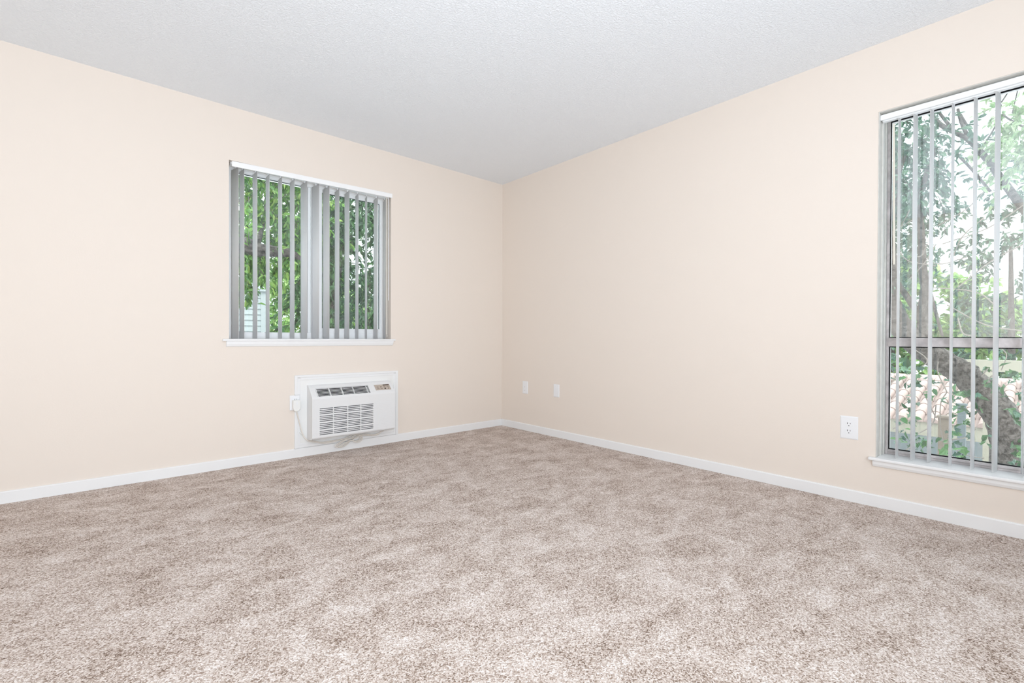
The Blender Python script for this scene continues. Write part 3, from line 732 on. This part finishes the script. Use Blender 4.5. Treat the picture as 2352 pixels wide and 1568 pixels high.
for a, c in (((2040,545),(2105,500)),((2070,520),(2100,470)),((2090,640),(2150,560)),((2060,570),(2150,610)),((2130,600),(2220,590)),((2140,660),(2290,705)),((2175,700),(2352,760)),((2165,560),(2352,470)),((2150,520),(2260,440)),((2185,600),(2260,500)),((2200,660),(2352,560)),((2100,590),(2130,560)),((2045,650),(2075,640)),((2200,730),(2240,770)),((2080,790),(2105,850)),((2155,830),(2175,900)),((2175,900),(2160,980)),((2160,980),(2190,1050)),((2100,1000),(2150,930)),((2190,1030),(2260,1052)),((2120,900),(2150,960)),((2060,860),(2040,890)),((2185,1010),(2240,985)),((2270,870),(2290,820)),((2050,985),(2110,965)),((2120,1010),(2060,1045)),((2270,845),(2245,870)),((2280,790),(2300,850))):
    twig_px(a, c, rng.uniform(1.5, 2.3), .0042)
o = b.build('twigs', plain('pale_twig', (0.1275, 0.1125, 0.1013), .8, .2), t4); o['kind'] = 'stuff'
cl = [(2288,880,9),(2318,868,9),(2342,905,8),(2330,945,8),(2270,840,5),(2200,935,9),(2222,955,9),(2184,905,8),(2215,985,7),(2062,1008,7),(2088,1000,9),(2104,1032,9),(2124,1018,7),(2190,1022,9),(2175,1002,7),(2060,835,8),(2082,850,9),(2110,872,8),(2144,890,7),(2095,925,7),(2330,1010,7),(2345,1050,9),(2310,1062,8),(2300,1080,6),(2205,1045,5),(2262,1005,5),(2345,860,6),(2090,960,8),(2250,930,8),(2236,900,6)]
big = []
for (px, py, k) in cl:
    x = rng.uniform(1.45, 1.95)
    for _ in range(k):
        p = atX(px + rng.normal()*13, py + rng.normal()*11, x + rng.normal()*.08); d, nr = rnd_leaf(.25); big.append((p, d, nr))
leaf_parts(big, [leaf_mesh('leaf', .062, .052, M_leaf2, True), leaf_mesh('leaf', .07, .036, M_leaf2), leaf_mesh('leaf', .055, .046, M_leaf4, True)], t4)
def c4f():
    px, py = rng.uniform(2020, 2165), rng.uniform(265, 470)
    return atX(px, py, rng.uniform(1.6, 2.8))
L4, T4 = sprays(c4f, 140, 15, .28, .5); foliage('foliage', L4, .058, .024, M_leaf4, t4); twigs(T4, .0025, t4, M_bark)
def c4g(): return atX(rng.uniform(2300, 2400), rng.uniform(225, 400), rng.uniform(2.4, 3.0))
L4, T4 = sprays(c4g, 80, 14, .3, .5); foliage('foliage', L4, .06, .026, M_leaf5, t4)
def c4h(): return atX(rng.uniform(2035, 2150), rng.uniform(470, 640), rng.uniform(2.0, 3.0))
L4, T4 = sprays(c4h, 85, 12, .25, .4); foliage('foliage', L4, .052, .023, M_leaf4, t4)

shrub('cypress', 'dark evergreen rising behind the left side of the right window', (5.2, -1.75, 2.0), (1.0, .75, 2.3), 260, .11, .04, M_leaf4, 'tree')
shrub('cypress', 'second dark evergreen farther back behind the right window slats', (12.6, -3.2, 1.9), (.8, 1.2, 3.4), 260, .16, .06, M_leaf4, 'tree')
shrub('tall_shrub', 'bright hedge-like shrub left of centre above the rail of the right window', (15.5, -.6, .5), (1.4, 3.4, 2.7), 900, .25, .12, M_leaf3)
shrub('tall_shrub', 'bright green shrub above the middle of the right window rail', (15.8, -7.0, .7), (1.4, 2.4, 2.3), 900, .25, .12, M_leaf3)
shrub('broadleaf_tree', 'haze-coloured pale tree in the distance behind the right window', (20, -7.5, 2.0), (2.0, 4.5, 3.8), 330, .3, .14, M_leaf5, 'tree')  # pale leaf colour stands in for the whitish veil across the glass

# --- tiled carport roof and pergola beyond the trunk
cpz = lambda px, py, x: atX(px, py, x)
rf = thing('tiled_carport', 'carport with a faded clay tile roof below the right window view', 'carport', (8.5, -3.0, GZ))
EX, RX = 7.4, 10.6
ez = atX(2100, 962, EX)[2]; rz = ez + .62
ya, yb2 = 1.5, -5.2
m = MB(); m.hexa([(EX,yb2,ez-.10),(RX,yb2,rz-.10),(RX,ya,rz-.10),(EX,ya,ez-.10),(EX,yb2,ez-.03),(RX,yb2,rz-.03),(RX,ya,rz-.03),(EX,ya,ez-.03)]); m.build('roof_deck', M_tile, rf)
nseg = 6
L_t = .46; slope = math.atan2(rz-ez, RX-EX)
tb = MB(); ringp = [(math.cos(a)*.085, math.sin(a)*.085) for a in np.linspace(0, math.pi, nseg+1)]
V = [(0, p[0], p[1]) for p in ringp] + [(L_t, p[0]*.85, p[1]*.85) for p in ringp]
tb.add(V, [(i, i+1, nseg+2+i, nseg+1+i) for i in range(nseg)], smooth=True); tb.add(V[:nseg+1], [tuple(range(nseg+1))])
tile_me = tb.mesh('roof_tile', M_tile)
rows_ = int(math.hypot(RX-EX, rz-ez)/.42); cols_ = int((ya-yb2)/.205)
nt_ = 0
for c in range(cols_):
    for r in range(rows_):
        if nt_ >= 295: break
        o = bpy.data.objects.new('roof_tile', tile_me); COL.objects.link(o); o.parent = rf
        d = r*.42; o.location = Vector((EX-.05 + d*math.cos(slope), yb2+.1+c*.205, ez-.03 + d*math.sin(slope))) - Vector((8.5, -3.0, GZ))
        o.rotation_euler = (0, -slope, 0); nt_ += 1
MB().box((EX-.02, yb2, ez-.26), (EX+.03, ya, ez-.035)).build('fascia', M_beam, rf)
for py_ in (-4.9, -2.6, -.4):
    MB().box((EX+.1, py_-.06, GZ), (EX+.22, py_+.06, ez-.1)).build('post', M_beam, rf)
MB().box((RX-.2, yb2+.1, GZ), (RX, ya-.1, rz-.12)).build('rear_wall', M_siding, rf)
pg = thing('pergola', 'cream timber pergola beam and posts behind the leaning trunk', 'pergola', (5.8, -5.0, GZ))
bz = atX(2290, 840, 5.8)[2]
yL = atX(2212, 840, 5.8)[1]
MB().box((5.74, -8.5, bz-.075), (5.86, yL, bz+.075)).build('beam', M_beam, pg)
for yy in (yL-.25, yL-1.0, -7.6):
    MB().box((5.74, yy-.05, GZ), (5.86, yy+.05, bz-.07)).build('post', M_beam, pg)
dk = thing('garden_post', 'weathered brown post standing under the carport edge', 'post', (4.8, 0, GZ))
pp = atX(2169, 1000, 4.8); dk.location = (4.8, pp[1], GZ)
MB().box((4.75, pp[1]-.055, GZ), (4.86, pp[1]+.055, pp[2]+.22)).build('shaft', plain('weathered_post', (0.0990, 0.0825, 0.0683), .8, .1), dk)
MB().box((4.735, pp[1]-.07, pp[2]+.22), (4.875, pp[1]+.07, pp[2]+.245)).build('cap', bpy.data.materials['weathered_post'], dk)
dk = thing('garden_post', 'slim grey-green post right of the brown post outside the right window', 'post', (4.4, 0, GZ))
pp = atX(2208.5, 1000, 4.4); dk.location = (4.4, pp[1], GZ)
MB().box((4.37, pp[1]-.035, GZ), (4.44, pp[1]+.035, pp[2]+.35)).build('shaft', plain('grey_post', (0.0577, 0.0705, 0.0743), .7, .2), dk)
MB().box((4.36, pp[1]-.045, pp[2]+.35), (4.45, pp[1]+.045, pp[2]+.37)).build('cap', bpy.data.materials['grey_post'], dk)
fn = thing('iron_fence', 'black iron picket fence beyond the pergola', 'fence', (14, -7, GZ))
fz = atX(2335, 872, 14)[2]
for dz in (-.12, -.9): MB().box((13.98, -11.5, fz+dz-.015), (14.02, -3.0, fz+dz+.015)).build('rail', M_iron, fn)
pk = MB().box((-.012, -.012, GZ), (.012, .012, fz)).add([(-.02,-.02,fz),(.02,-.02,fz),(.02,.02,fz),(-.02,.02,fz),(0,0,fz+.08)], [(0,1,4),(1,2,4),(2,3,4),(3,0,4),(3,2,1,0)]).mesh('picket', M_iron)
for k in range(48):
    o = bpy.data.objects.new('picket', pk); COL.objects.link(o); o.parent = fn; o.location = Vector((14, -11.4 + k*.175, 0)) - Vector((14, -7, GZ))
